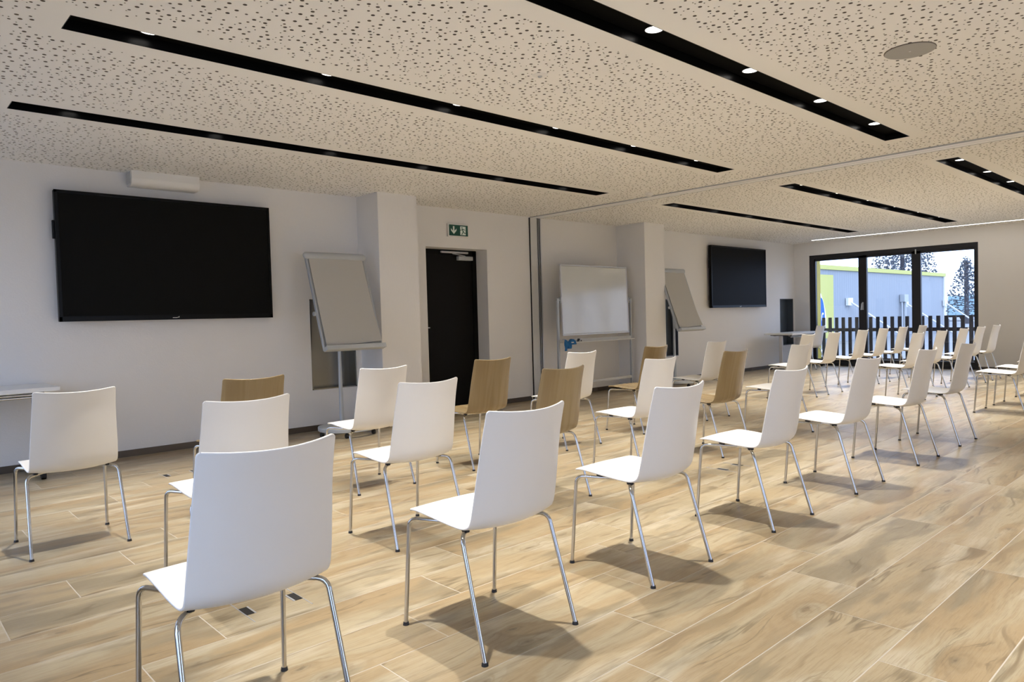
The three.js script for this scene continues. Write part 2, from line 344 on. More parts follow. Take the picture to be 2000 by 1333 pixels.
part(jamb, 'seal', [span(-7.40, -7.372, 0, CY - 0.012, -7.385, -7.358), span(-7.40, -7.378, 0, CY - 0.012, -7.418, -7.392)], M.rubber);
part(jamb, 'edge_profile', [span(-7.40, -7.36, 0, CY - 0.012, -7.436, -7.418), span(-7.40, -7.362, 0, CY - 0.012, -7.392, -7.385), span(-7.40, -7.36, 0, CY - 0.012, -7.360, -7.355)], M.alu);

/* emergency door in its deep reveal */
const door = structure('door_1', 'black emergency door set deep in the wall', 'door');
{
  const X = -7.66;
  part(door, 'frame', [span(X - 0.08, X + 0.03, 0, 2.14, -5.45, -5.39), span(X - 0.08, X + 0.03, 0, 2.14, -6.415, -6.345), span(X - 0.08, X + 0.03, 2.07, 2.14, -6.415, -5.39)], M.doorFrame);
  const leaf = part(door, 'leaf', span(X - 0.06, X + 0.012, 0.01, 2.07, -6.345, -5.45), M.doorLeaf);
  const hd = part(door, 'handle', [bar([X + 0.012, 1.10, -5.50], [X + 0.055, 1.10, -5.50], 0.008), bar([X + 0.055, 1.10, -5.45], [X + 0.055, 1.10, -5.57], 0.008)], M.alu, 'metal lever handle');
  const cl = part(door, 'closer', rbox(0.055, 0.055, 0.25, 0.006, X + 0.045, 2.03, -6.20), M.greyPaint, 'grey door closer');
  part(cl, 'slide_rail', rbox(0.03, 0.026, 0.46, 0.004, X + 0.05, 2.105, -6.02), M.alu);
  part(cl, 'arm', bar([X + 0.055, 2.06, -6.20], [X + 0.055, 2.09, -5.98], 0.007), M.alu);
  part(door, 'backing', span(-8.0, X - 0.08, -0.05, 2.2, -6.5, -5.3), M.doorFrame);
}

/* windows */
function windowSet(name, label, z, out, shift = 0) {                              // out: -1 when outdoors lies towards -z
  const w = structure(name, label, 'window'); w.position.x = shift; const zi = z + out * 0.02, zo = z + out * 0.12;
  const S = (a, b, c, d, e = 0, f = 0) => span(a, b, c, d, zi + out * e, zo + out * f);
  part(w, 'frame', [S(-6.995, -6.90, 0, 2.372), S(-3.89, -3.83, 0, 2.372), S(-6.90, -3.89, 2.29, 2.372), S(-6.90, -3.89, -0.01, 0.07)], M.frame);
  for (const [a, b, sash] of [[-6.90, -5.90, 0], [-5.90, -4.89, 1], [-4.89, -3.89, 2]]) {
    const l = 0.035 + (sash ? 0.045 : 0), r = sash === 2 ? 0.012 : 0.075, off = sash === 0 ? -0.0 : 0.0;
    const f = part(w, 'sash', [S(a, a + (sash ? 0.085 : 0.03), 0.07, 2.29, 0.01, -0.02), S(b - r, b, 0.07, 2.29, 0.01, -0.02), S(a, b, 2.245, 2.29, 0.01, -0.02), S(a, b, 0.07, 0.14, 0.01, -0.02)], M.frame);
    part(f, 'pane', span(a + (sash ? 0.085 : 0.03), b - r, 0.14, 2.245, zi + out * 0.045, zi + out * 0.051), M.glass);
  }
  part(w, 'handle', [rbox(0.03, 0.16, 0.02, 0.005, -5.89, 1.25, zi - out * 0.0), bar([-5.89, 1.30, zi - out * 0.01], [-5.89, 1.30, zi - out * 0.06], 0.009), bar([-5.89, 1.30, zi - out * 0.055], [-5.905, 1.17, zi - out * 0.055], 0.011)], M.alu, 'grey lever handle');
  part(w, 'hinge', cyl(0.012, 0.012, 0.09, -4.885, 2.28, zi - out * 0.012), M.greyPaint);
  return w;
}
windowSet('window_1', 'wide black three-part sliding window in the far end wall', FZ, -1);
windowSet('window_2', 'wide black three-part sliding window in the near end wall beside the screen wall', NZ, 1);
windowSet('window_3', 'wide black three-part sliding window in the near end wall beside the right wall', NZ, 1, 4.65);
windowSet('window_4', 'wide black three-part sliding window in the far end wall beside the right wall', FZ, -1, 4.65);

/* ---------- chairs ---------- */
const chairShell = (() => {
  // side profile of the shell: seat front -> bend -> top of the back
  const pts = [[-0.232, 0.452], [-0.215, 0.4585], [-0.18, 0.460], [-0.12, 0.4565], [-0.06, 0.452], [0.0, 0.4475], [0.06, 0.4445], [0.10, 0.4445], [0.128, 0.4495], [0.147, 0.462], [0.158, 0.481], [0.166, 0.512], [0.176, 0.56], [0.187, 0.62], [0.200, 0.69], [0.214, 0.76], [0.229, 0.82], [0.244, 0.877]];
  const curve = new THREE.CatmullRomCurve3(pts.map(([x, y]) => new THREE.Vector3(x, y, 0)), false, 'centripetal');
  const LEN = curve.getLength(); curve.arcLengthDivisions = 400;
  const smooth = (a, b, v) => sstep(a, b, v);
  const P = (u, s) => {                                                 // u -1..1 across, s 0..1 along the profile
    const p = curve.getPointAt(Math.min(1, Math.max(0, s))), d0 = s * LEN, d1 = (1 - s) * LEN;
    const back = smooth(0.37, 0.54, s);
    let hw = 0.204 + 0.004 * smooth(0, 0.42, s) - 0.016 * smooth(0.45, 1, s);
    const round = (d, r) => d < r ? r - Math.sqrt(Math.max(0, r * r - (r - d) * (r - d))) : 0;
    hw -= round(d1, 0.009) + round(d0, 0.018);
    const q = 1 - u * u, topDip = 0.012 * smooth(0.85, 1, s);
    p.x += 0.043 * back * q - 0.014 * q * (1 - smooth(0, 0.2, s));
    p.y += -topDip * q - 0.008 * q * (1 - back) * smooth(0, 0.15, s);
    p.y -= 0.011 * q * smooth(0.26, 0.42, s) * (1 - smooth(0.50, 0.64, s));
    p.z = u * hw; return p;
  };
  const T = 0.0042;
  const N = (u, s) => {
    const e = 0.004, a = P(Math.min(1, u + e), s).sub(P(Math.max(-1, u - e), s)), s0 = Math.max(0.03, s - e), s1 = Math.min(0.97, s + e);
    const uu = u * 0.98, b = s < 0.03 || s > 0.97 ? P(uu * 0.9, s < 0.03 ? 0.036 : 0.969).sub(P(uu * 0.9, s < 0.03 ? 0.03 : 0.963)) : P(u, s1).sub(P(u, s0));
    const n = a.cross(b).normalize(); return n;                          // points up / to the front
  };
  const svals = []; const NS = 44; for (let i = 0; i <= NS; i++) svals.push(i / NS);
  const fine = [0.002, 0.005, 0.010, 0.016, 0.984, 0.990, 0.995, 0.998]; const all = [...svals, ...fine].sort((a, b) => a - b);
  const NU = 18;
  const SPLIT = 0.47;
  function piece(s0, s1, capStart, capEnd) {
    const ss = all.filter((s) => s > s0 + 1e-6 && s < s1 - 1e-6); ss.unshift(s0); ss.push(s1);
    const pos = [], nor = [], uv = [], idx = []; const W = NU + 1;
    const grid = (sign) => { const o = pos.length / 3; for (const s of ss) for (let i = 0; i <= NU; i++) { const u = -1 + 2 * i / NU, p = P(u, s), n = N(u, s); pos.push(p.x + sign * n.x * T, p.y + sign * n.y * T, p.z + sign * n.z * T); nor.push(sign * n.x, sign * n.y, sign * n.z); uv.push(i / NU, s); }
      for (let j = 0; j < ss.length - 1; j++) for (let i = 0; i < NU; i++) { const a = o + j * W + i, b = a + 1, c = a + W, d = c + 1; if (sign > 0) idx.push(a, b, c, b, d, c); else idx.push(a, c, b, b, c, d); } };
    grid(1); grid(-1);
    const rim = (list) => {                                             // list of {p, n, e}: rounded edge
      const o = pos.length / 3, K = 4;
      list.forEach(({ p, n, e, q }) => { for (let k = 0; k <= K; k++) { const t = Math.PI * k / K, c = Math.cos(t), s = Math.sin(t); const dx = n.x * c + e.x * s, dy = n.y * c + e.y * s, dz = n.z * c + e.z * s; pos.push(p.x + dx * T, p.y + dy * T, p.z + dz * T); nor.push(dx, dy, dz); uv.push(q[0], q[1]); } });
      for (let j = 0; j < list.length - 1; j++) for (let k = 0; k < K; k++) { const a = o + j * (K + 1) + k, b = a + 1, c = a + K + 1, d = c + 1; idx.push(a, c, b, b, c, d); } };
    const edge = (u, s, dir) => { const p = P(u, s), n = N(u, s); return { p, n, e: dir.clone().sub(n.clone().multiplyScalar(dir.dot(n))).normalize(), q: [(u + 1) / 2, s] }; };
    const side = (u) => ss.map((s) => { const t = P(u, Math.min(1, s + 0.002)).sub(P(u, Math.max(0, s - 0.002))), n = N(u, s); const e = t.cross(n).multiplyScalar(1).normalize(); if (e.z * u < 0) e.negate(); return { p: P(u, s), n, e, q: [(u + 1) / 2, s] }; });
    rim(side(1)); rim(side(-1).reverse());
    const across = (s, d) => Array.from({ length: NU + 1 }, (_, i) => { const u = -1 + 2 * i / NU; return edge(u, s, d); });
    if (capStart) rim(across(0, new THREE.Vector3(-1, -0.3, 0)));
    if (capEnd) rim(across(1, new THREE.Vector3(0.2, 1, 0)).reverse());
    const g = new THREE.BufferGeometry();
    g.setAttribute('position', new THREE.Float32BufferAttribute(pos, 3)); g.setAttribute('normal', new THREE.Float32BufferAttribute(nor, 3)); g.setAttribute('uv', new THREE.Float32BufferAttribute(uv, 2)); g.setIndex(idx);
    return outward(g);
  }
  return { seat: piece(0, SPLIT, true, false), back: piece(SPLIT, 1, false, true) };
})();
function legGeo(foot, bend, end, r) {
  const F = new THREE.Vector3(...foot), Bd = new THREE.Vector3(...bend), E = new THREE.Vector3(...end);
  const a = Bd.clone().add(F.clone().sub(Bd).normalize().multiplyScalar(0.036)), b = Bd.clone().add(E.clone().sub(Bd).normalize().multiplyScalar(0.036));
  const path = new THREE.CurvePath(); path.add(new THREE.LineCurve3(F, a)); path.add(new THREE.QuadraticBezierCurve3(a, Bd, b)); path.add(new THREE.LineCurve3(b, E));
  return new THREE.TubeGeometry(path, 40, r, 12, false);
}
const legGeos = [], glide = cyl(0.0105, 0.0125, 0.012, 0, 0.006, 0, 14);
for (const s of [1, -1]) { legGeos.push([legGeo([-0.238, 0.008, s * 0.232], [-0.204, 0.430, s * 0.224], [-0.03, 0.428, s * 0.135], 0.0085), [-0.238, 0, s * 0.232]]); legGeos.push([legGeo([0.240, 0.008, s * 0.232], [0.118, 0.418, s * 0.220], [0.045, 0.424, s * 0.135], 0.0085), [0.240, 0, s * 0.232]]); }
const crossGeo = merge([bar([-0.03, 0.428, -0.14], [-0.03, 0.428, 0.14], 0.0085), bar([0.045, 0.424, -0.14], [0.045, 0.424, 0.14], 0.0085), bar([-0.03, 0.428, 0.13], [0.045, 0.424, 0.13], 0.0085), bar([-0.03, 0.428, -0.13], [0.045, 0.424, -0.13], 0.0085)]);
const padGeo = merge([1, -1].flatMap((s) => [rbox(0.032, 0.012, 0.018, 0.004, -0.10, 0.441, s * 0.172), rbox(0.03, 0.014, 0.018, 0.004, 0.080, 0.428, s * 0.172)]));
function makeChair(m) {
  const t = new THREE.Group();
  part(t, 'seat', chairShell.seat, m); part(t, 'backrest', chairShell.back, m);
  for (const [g, f] of legGeos) { const l = part(t, 'leg', g, M.chrome, 'chrome leg'); const c = part(l, 'foot_glide', glide, M.rubber); c.position.set(...f); }
  part(t, 'under_frame', crossGeo, M.chrome); part(t, 'seat_pad', padGeo, M.rubber);
  return t;
}
const protoW = makeChair(M.shell), protoO = makeChair(M.oak);
const ORD = ['first', 'second', 'third', 'fourth', 'fifth', 'sixth', 'seventh'];
const ROWS = { outer: 'row farthest from the screen wall', middle: 'middle row', inner: 'row nearest the screen wall' };
function chair(x, z, oak, row, n, beyond) {
  const o = (oak ? protoO : protoW).clone(); o.name = numbered(oak ? 'oak_chair' : 'white_chair'); o.position.set(x, 0, z); scene.add(o);
  o.userData = { label: `${oak ? 'light oak' : 'white'} shell chair, ${ROWS[row]}, ${ORD[n]} ${beyond ? 'beyond' : 'before'} ceiling track`, category: 'chair', group: `chairs in the ${row} row ${beyond ? 'on the window side' : 'by the large screen'}` };
  return o;
}
const XO = -2.108, XM = -3.366, XI = -4.573;
[-7.13, -6.10, -4.95, -3.85, -2.76, -1.79, -0.82].forEach((z, i) => chair(XO, z, false, 'outer', i, false));
[-6.64, -5.45, -4.38, -3.33, -2.27, -1.28].forEach((z, i) => chair(XM, z, i === 1 || i === 3, 'middle', i, false));
[-7.15, -6.0, -4.87, -3.79, -2.76, -1.82, -0.87].forEach((z, i) => chair(i === 6 ? -4.656 : XI, z, i % 2 === 1, 'inner', i, false));
[-9.42, -10.22, -11.26].forEach((z, i) => chair(XO, z, false, 'outer', i, true));
[-9.86, -10.79, -11.77, -12.62, -13.48].forEach((z, i) => chair(XM, z, false, 'middle', i, true));
[-9.43, -10.26, -11.27, -12.10, -12.97, -13.93].forEach((z, i) => chair(XI, z, false, 'inner', i, true));
{
  const o = protoW.clone(); o.name = numbered('white_chair'); o.position.set(-6.60, 0, -14.40); scene.add(o);
  o.userData = { label: 'white shell chair pulled up to the table beside the window', category: 'chair' };
}

/* ---------- screens ---------- */
function screenSet(label, x, z, y, w, h) {
  const t = thing('wall_screen', label, 'screen', [x, y, z]);
  part(t, 'housing', rbox(0.055, h, w, 0.008, 0.075, 0, 0), M.bezel);
  part(t, 'display', box(0.004, h - 0.075, w - 0.06, 0.1035, 0.008, 0), M.screen, 'dark switched-off display');
  part(t, 'bezel', [box(0.012, 0.022, w, 0.104, h / 2 - 0.011, 0), box(0.012, 0.040, w, 0.104, -h / 2 + 0.020, 0), box(0.012, h, 0.022, 0.104, 0, w / 2 - 0.011), box(0.012, h, 0.022, 0.104, 0, -w / 2 + 0.011)], M.bezel);
  part(t, 'wall_bracket', [box(0.05, 0.5, 0.08, 0.024, 0, 0.35), box(0.05, 0.5, 0.08, 0.024, 0, -0.35), box(0.03, 0.08, 0.9, 0.02, 0.1, 0)], M.black);
  part(t, 'side_connector', rbox(0.03, 0.16, 0.02, 0.005, 0.07, 0.23, w / 2 + 0.008), M.black);
  part(t, 'logo', [box(0.001, 0.006, 0.042, 0.1105, -h / 2 + 0.018, 0.012), box(0.001, 0.005, 0.012, 0.1105, -h / 2 + 0.021, -0.016), box(0.001, 0.012, 0.005, 0.1105, -h / 2 + 0.025, -0.025).rotateX(0)], M.lightGrey, 'small pale maker mark');
  return t;
}
screenSet('large black wall screen under the white ceiling-edge housing', WX, -2.295, 1.847, 1.93, 1.148);
screenSet('black wall screen between the flip chart and the far window', WX, -12.80, 1.872, 2.06, 1.172);
{
  const t = thing('wall_housing', 'white box housing on the wall above the large screen', 'housing', [WX, 2.52, -2.245]);
  const s = new THREE.Shape(); s.moveTo(0, 0.128); s.lineTo(0.15, 0.128); s.lineTo(0.155, 0.06); s.quadraticCurveTo(0.15, 0.01, 0.10, 0.0); s.lineTo(0, 0.0);
  const g = new THREE.ExtrudeGeometry(s, { depth: 0.60, bevelEnabled: true, bevelSize: 0.004, bevelThickness: 0.004, bevelSegments: 2, curveSegments: 8 }).translate(0, 0, -0.30);
  part(t, 'cover', g, M.whitePlastic);
  part(t, 'end_cap', box(0.14, 0.10, 0.008, 0.075, 0.07, 0.306), M.lightGrey);
}

/* ---------- exit sign ---------- */
{
  const cv = document.createElement('canvas'); cv.width = 512; cv.height = 250; const c = cv.getContext('2d');
  c.fillStyle = '#00493c'; c.fillRect(0, 0, 512, 250);
  c.fillStyle = '#e4eee6';
  c.beginPath(); for (const [x, y] of [[106, 32], [146, 32], [146, 140], [200, 82], [200, 132], [126, 214], [52, 132], [52, 82], [106, 140]]) c.lineTo(x, y); c.closePath(); c.fill();
  c.fillRect(302, 26, 150, 200);
  c.fillStyle = '#00493c'; c.strokeStyle = '#00493c'; c.lineCap = 'round'; c.lineJoin = 'round';
  c.beginPath(); c.arc(352, 58, 15, 0, 7); c.fill();
  const line = (w, ...p) => { c.lineWidth = w; c.beginPath(); p.forEach(([x, y]) => c.lineTo(x, y)); c.stroke(); };
  line(24, [362, 92], [382, 136]); line(13, [362, 90], [336, 108], [306, 112]); line(13, [370, 88], [410, 92], [432, 112]);
  line(17, [380, 136], [368, 176], [342, 212]); line(17, [384, 136], [408, 176], [452, 178]); 
  const tex = new THREE.CanvasTexture(cv); tex.colorSpace = THREE.SRGBColorSpace;
  const t = thing('exit_sign', 'green emergency exit sign with arrow and running figure', 'sign', [-7.40, 2.367, -5.905]);
  part(t, 'case', rbox(0.035, 0.170, 0.345, 0.005, 0.0175, 0, 0), M.whitePlastic);
  part(t, 'sign_face', new THREE.PlaneGeometry(0.315, 0.142).rotateY(Math.PI / 2).translate(0.0358, 0, 0), mat(1, 1, 1, 0.5, { map: tex }), 'green printed face');
}

/* ---------- flip charts ---------- */
const flipProto = (() => {
  const t = new THREE.Group();
  const TH = 0.335, tilt = (g) => g.rotateZ(TH).translate(0.20, 0.925, 0);   // board frame: y up along the board, +x its face
  const bs = new THREE.Shape(); bs.absarc(0, 0, 0.30, 0, 2 * Math.PI); const bh = new THREE.Path(); bh.absellipse(0.10, 0, 0.17, 0.22, 0, 2 * Math.PI, true); bs.holes.push(bh);
  part(t, 'base', new THREE.ExtrudeGeometry(bs, { depth: 0.028, bevelEnabled: true, bevelSize: 0.008, bevelThickness: 0.008, bevelSegments: 3, curveSegments: 40 }).rotateX(-Math.PI / 2).translate(0, 0.066, 0), M.greyPaint);
  for (const a of [0.55, 1.75, 3.05, 4.2, 5.5]) { const x = 0.28 * Math.cos(a), z = 0.28 * Math.sin(a); part(t, 'caster', [new THREE.CylinderGeometry(0.025, 0.025, 0.026, 18).rotateX(Math.PI / 2).translate(x, 0.025, z), cyl(0.014, 0.014, 0.03, x, 0.055, z)], M.rubber); }
  part(t, 'post', cyl(0.017, 0.024, 1.0, -0.12, 0.58, 0), M.greyMetal);
  part(t, 'post_head', rbox(0.06, 0.5, 0.10, 0.01, -0.085, 1.20, 0).translate(0, 0, 0), M.greyMetal);
  part(t, 'board', tilt(rbox(0.022, 1.02, 0.66, 0.006, -0.016, 0.52, 0)), M.greyPaint);
  for (const s of [1, -1]) part(t, 'side_rail', tilt(rbox(0.034, 1.03, 0.022, 0.006, -0.012, 0.51, s * 0.338)), M.greyMetal);
  part(t, 'clamp_bar', tilt(new THREE.CapsuleGeometry(0.040, 0.66, 8, 18).rotateX(Math.PI / 2).scale(0.8, 1, 1).translate(0.0, 1.045, 0)), M.greyPaint);
  const pad = new THREE.PlaneGeometry(0.64, 0.99, 20, 24).rotateY(Math.PI / 2), pp = pad.attributes.position;
  for (let i = 0; i < pp.count; i++) { const y = pp.getY(i) / 0.99 + 0.5, z = pp.getZ(i); pp.setX(i, 0.010 + 0.030 * Math.pow(1 - y, 4) * (0.6 + 0.8 * (0.5 - z / 0.64)) + 0.003 * Math.sin(z * 9)); pp.setY(i, pp.getY(i) + 0.020 * (1 - y) * Math.max(0, -z / 0.32)); }
  pad.computeVertexNormals();
  const padMat = M.paper.clone(); padMat.side = THREE.DoubleSide;
  part(t, 'paper_pad', [tilt(rbox(0.010, 0.96, 0.63, 0.002, 0.002, 0.53, 0))], M.paper);
  const top = part(t, 'top_sheet', tilt(pad.translate(0, 0.535, 0)), padMat, 'slightly curled blank sheet');
  part(top, 'printed_mark', [tilt(box(0.0006, 0.007, 0.045, 0.0335, 0.082, 0.03)), tilt(box(0.0006, 0.003, 0.06, 0.0345, 0.084, -0.04)), tilt(box(0.0006, 0.010, 0.010, 0.0365, 0.092, -0.095))], M.greyPaint);
  part(t, 'pen_tray', [tilt(rbox(0.075, 0.012, 0.70, 0.004, 0.030, -0.014, 0)), tilt(rbox(0.010, 0.045, 0.70, 0.004, 0.066, 0.006, 0)), tilt(rbox(0.07, 0.045, 0.09, 0.006, 0.03, 0.005, 0.30)), tilt(rbox(0.07, 0.045, 0.06, 0.006, 0.03, 0.005, -0.315))], M.greyPaint);
  part(t, 'knob', [tilt(cyl(0.022, 0.022, 0.03, 0, 0, 0).rotateX(Math.PI / 2).translate(-0.02, 0.40, 0.360))], M.greyMetal);
  return t;
})();
[['grey flip chart stand with blank paper beside the emergency door pillar', -6.80, -3.855], ['grey flip chart stand with blank paper beside the farther wall screen', -6.79, -10.08]].forEach(([label, x, z]) => {
  const o = flipProto.clone(); o.name = numbered('flip_chart'); o.position.set(x, 0, z); scene.add(o); o.userData = { label, category: 'flip chart', group: 'flip charts along the screen wall' };
});

/* ---------- whiteboard on wheels ---------- */
{
  const X = -7.06, zc = -8.235, t = thing('whiteboard', 'mobile whiteboard on grey frame between partition jamb and pillar', 'whiteboard', [X, 0, zc]);
  const tip = (g) => g.translate(0, -1.435, 0).rotateZ(0.03).translate(0, 1.435, 0);
  part(t, 'panel', tip(rbox(0.020, 0.985, 1.485, 0.003, 0.03, 1.435, 0)), M.whiteboard, 'glossy white writing panel');
  part(t, 'panel_frame', [tip(rbox(0.03, 0.022, 1.52, 0.005, 0.03, 1.94, 0)), tip(rbox(0.03, 0.022, 1.52, 0.005, 0.03, 0.93, 0)), tip(rbox(0.03, 1.03, 0.022, 0.005, 0.03, 1.435, 0.75)), tip(rbox(0.03, 1.03, 0.022, 0.005, 0.03, 1.435, -0.75))], M.alu);
  for (const s of [1, -1]) {
    part(t, 'upright', rbox(0.035, 1.36, 0.035, 0.006, 0.03, 0.78, s * 0.835), M.greyMetal);
    part(t, 'pivot', [bar([0.03, 1.435, s * 0.74], [0.03, 1.435, s * 0.86], 0.012), rbox(0.04, 0.09, 0.02, 0.005, 0.03, 1.435, s * 0.775)], M.greyMetal);
    part(t, 'foot', rbox(0.50, 0.035, 0.05, 0.008, 0.03, 0.085, s * 0.835), M.greyMetal);
    for (const k of [-0.2, 0.26]) part(t, 'caster', [new THREE.CylinderGeometry(0.032, 0.032, 0.022, 18).rotateX(Math.PI / 2).translate(k, 0.032, s * 0.835), cyl(0.012, 0.012, 0.03, k, 0.062, s * 0.835)], M.rubber);
  }
  part(t, 'cross_rail', [rbox(0.03, 0.05, 1.64, 0.006, 0.03, 0.845, 0), rbox(0.03, 0.04, 1.64, 0.006, 0.03, 0.22, 0)], M.lightGrey);
  part(t, 'tray', [rbox(0.085, 0.010, 1.50, 0.003, 0.085, 0.822, -0.05), rbox(0.008, 0.016, 1.50, 0.003, 0.128, 0.824, -0.05)], M.lightGrey);
  // cleaning cloth and markers lie on the tray
  const cl = thing('cleaning_cloth', 'blue cloth hanging over the whiteboard tray', 'cloth', [X + 0.11, 0, zc + 0.70]);
  const g = new THREE.PlaneGeometry(0.23, 0.25, 24, 20), p = g.attributes.position;
  for (let i = 0; i < p.count; i++) {
    const u = p.getX(i) / 0.23 + 0.5, v = p.getY(i) / 0.25 + 0.5;      // v 1 on the tray, 0 hanging edge
    const drop = Math.max(0, 0.82 - v) * 0.18 * (u < 0.62 ? (u < 0.30 ? 1.0 : 0.8) : 0.42), fold = 0.018 * Math.sin(u * 15) * (1 - v) + 0.006 * Math.sin(u * 31 + v * 9);
    p.setXYZ(i, 0.024 + fold + (v > 0.82 ? -(v - 0.82) * 0.25 : 0), 0.856 + 0.020 * Math.sin(u * 9 + 1) * v - drop, 0.12 - u * 0.24);
  }
  g.computeVertexNormals();
  const bm = M.blue.clone(); bm.side = THREE.DoubleSide;
  part(cl, 'cloth', g, bm); cl.children[0].name = 'folded_fabric';
  const rows = [[0, 0, 'black', M.rubber], [0.026, 0, 'grey', M.greyPaint], [0.052, 0, 'black', M.rubber], [0.013, 0.0225, 'black', M.rubber], [0.039, 0.0225, 'grey', M.alu]];
  rows.forEach(([dz, dy, word, m], i) => {
    const mk = thing('marker_pen', `${word} capped marker pen, ${['bottom of the stack on the whiteboard tray, beside the cloth', 'bottom middle of the stack on the whiteboard tray', 'bottom of the stack on the whiteboard tray, away from the cloth', 'on top of the whiteboard tray stack, towards the cloth', 'on top of the whiteboard tray stack, away from the cloth'][i]}`, 'marker', [X + 0.030, 0.8396 + dy, zc + 0.50 - dz], 0, 'marker pens on the whiteboard tray');
    part(mk, 'barrel', bar([0.0, 0, 0], [0.06, 0, 0], 0.0125, 14), M.whitePlastic); part(mk, 'cap', bar([0.06, 0, 0], [0.092, 0, 0], 0.0128, 14), m);
  });
}

/* ---------- tables ---------- */
const tableProto = (() => {
  const t = new THREE.Group(), L = 1.6, D = 0.60;
  part(t, 'table_top', rbox(D, 0.034, L, 0.004, 0, 0.728, 0), M.tableTop);
  part(t, 'frame_rail', [rbox(0.04, 0.030, L - 0.30, 0.006, 0.17, 0.698, 0), rbox(0.04, 0.030, L - 0.30, 0.006, -0.17, 0.698, 0), bar([0.215, 0.668, -L / 2 + 0.12], [0.215, 0.668, L / 2 - 0.12], 0.011), bar([0.235, 0.690, -L / 2 + 0.12], [0.235, 0.690, L / 2 - 0.12], 0.008)], M.chrome);
  for (const s of [1, -1]) {
    const z = s * (L / 2 - 0.13);
    part(t, 'head_plate', rbox(0.42, 0.022, 0.07, 0.005, 0, 0.705, z), M.rubber);
    const l = part(t, 'leg', rbox(0.075, 0.63, 0.045, 0.012, 0, 0.385, z), M.alu);
    part(t, 'foot', rbox(0.52, 0.030, 0.06, 0.010, 0, 0.082, z), M.alu);
    for (const k of [-0.22, 0.22]) part(t, 'caster', [new THREE.CylinderGeometry(0.036, 0.036, 0.034, 20).rotateX(Math.PI / 2).translate(k, 0.036, z), cyl(0.012, 0.012, 0.03, k, 0.062, z), box(0.03, 0.008, 0.02, k + 0.035, 0.05, z)], M.rubber);
  }
  return t;
})();
[['white folding table on casters beneath the large wall screen', -7.02, -0.42], ['white folding table on casters in the corner beside the far window', -6.86, -14.38]].forEach(([label, x, z]) => {
  const o = tableProto.clone(); o.name = numbered('folding_table'); o.position.set(x, 0, z); scene.add(o); o.userData = { label, category: 'table', group: 'white folding tables' };
});

/* ---------- floor boxes ---------- */
const floorBoxProto = (() => {
  const t = new THREE.Group();
  for (const e of [1, -1]) part(t, 'lid_edge', box(0.262, 0.0022, 0.0035, 0, 0.0008, e * 0.1255), M.alu, 'thin metal edge of the tiled lid');
  for (const s of [1, -1]) { const f = part(t, 'cable_flap', box(0.085, 0.0026, 0.034, 0, 0.0012, s * 0.107), M.rubber, 'black cable outlet flap'); part(f, 'flap_edge', box(0.088, 0.0026, 0.008, 0, 0.0014, s * 0.086), M.alu); }
  return t;
})();
[['tiled square floor box beside the middle-row chairs, close to the outer row end', -2.945, -1.272], ['tiled square floor box near the white table, under the inner row', -6.13, -1.925], ['tiled square floor box between outer and middle rows, near their centre', -2.90, -4.94]].forEach(([label, x, z]) => {
  const o = floorBoxProto.clone(); o.name = numbered('floor_box'); o.position.set(x, 0, z); scene.add(o); o.userData = { label, category: 'floor box', group: 'floor boxes' };
});

/* ---------- ceiling fittings ---------- */
{
  const sp = thing('ceiling_speaker', 'round grey-beige flush ceiling loudspeaker cover', 'speaker', [-1.44, CY, -4.45]);
  part(sp, 'grille', cyl(0.128, 0.128, 0.006, 0, -0.003, 0, 48), M.speaker);
  part(sp, 'rim', new THREE.TorusGeometry(0.129, 0.0022, 8, 48).rotateX(Math.PI / 2).translate(0, -0.002, 0), M.fleece);
  part(sp, 'badge', cyl(0.006, 0.006, 0.002, 0, -0.007, 0), M.lightGrey);
  const lathe = (p) => new THREE.LatheGeometry(p.map(([a, b]) => new THREE.Vector2(a, b)), 28);
  const sd = thing('smoke_detector', 'small white smoke detector dome near the partition track', 'detector', [-5.155, CY, -7.06]);
  part(sd, 'base', lathe([[0.001, -0.012], [0.055, -0.012], [0.058, 0]]), M.whitePlastic);
  part(sd, 'sensor_head', lathe([[0.0005, -0.045], [0.025, -0.044], [0.040, -0.034], [0.046, -0.012]]), M.whitePlastic);
  [['flat round ceiling sensor between the second and third light channels', -3.033, -3.09], ['flat round ceiling sensor between light channels on the window side', -3.045, -8.73]].forEach(([label, x, z]) => {
    const o = thing('ceiling_sensor', label, 'sensor', [x, CY, z], 0, 'flat ceiling sensors');
    part(o, 'plate', lathe([[0.0005, -0.007], [0.034, -0.007], [0.044, -0.002], [0.046, 0]]), M.whitePlastic);
    part(o, 'lens', lathe([[0.0005, -0.016], [0.009, -0.014], [0.014, -0.007]]), M.greyPaint);
  });
  const st = thing('strip_light', 'thin glowing light line in the ceiling before the far window', 'strip light', [0, CY, -14.78]);
  part(st, 'profile', span(-6.70, 2.6, -0.002, 0.010, -0.030, 0.030), M.whitePlastic);
  part(st, 'diffuser', span(-6.69, 2.59, -0.005, 0.004, -0.018, 0.018), M.strip, 'glowing white line');
  const ra = new THREE.RectAreaLight(LAMP.color, 7.0, 9.2, 0.03); ra.position.set(-2.05, CY - 0.006, -14.78); ra.rotation.x = -Math.PI / 2; scene.add(ra);
}

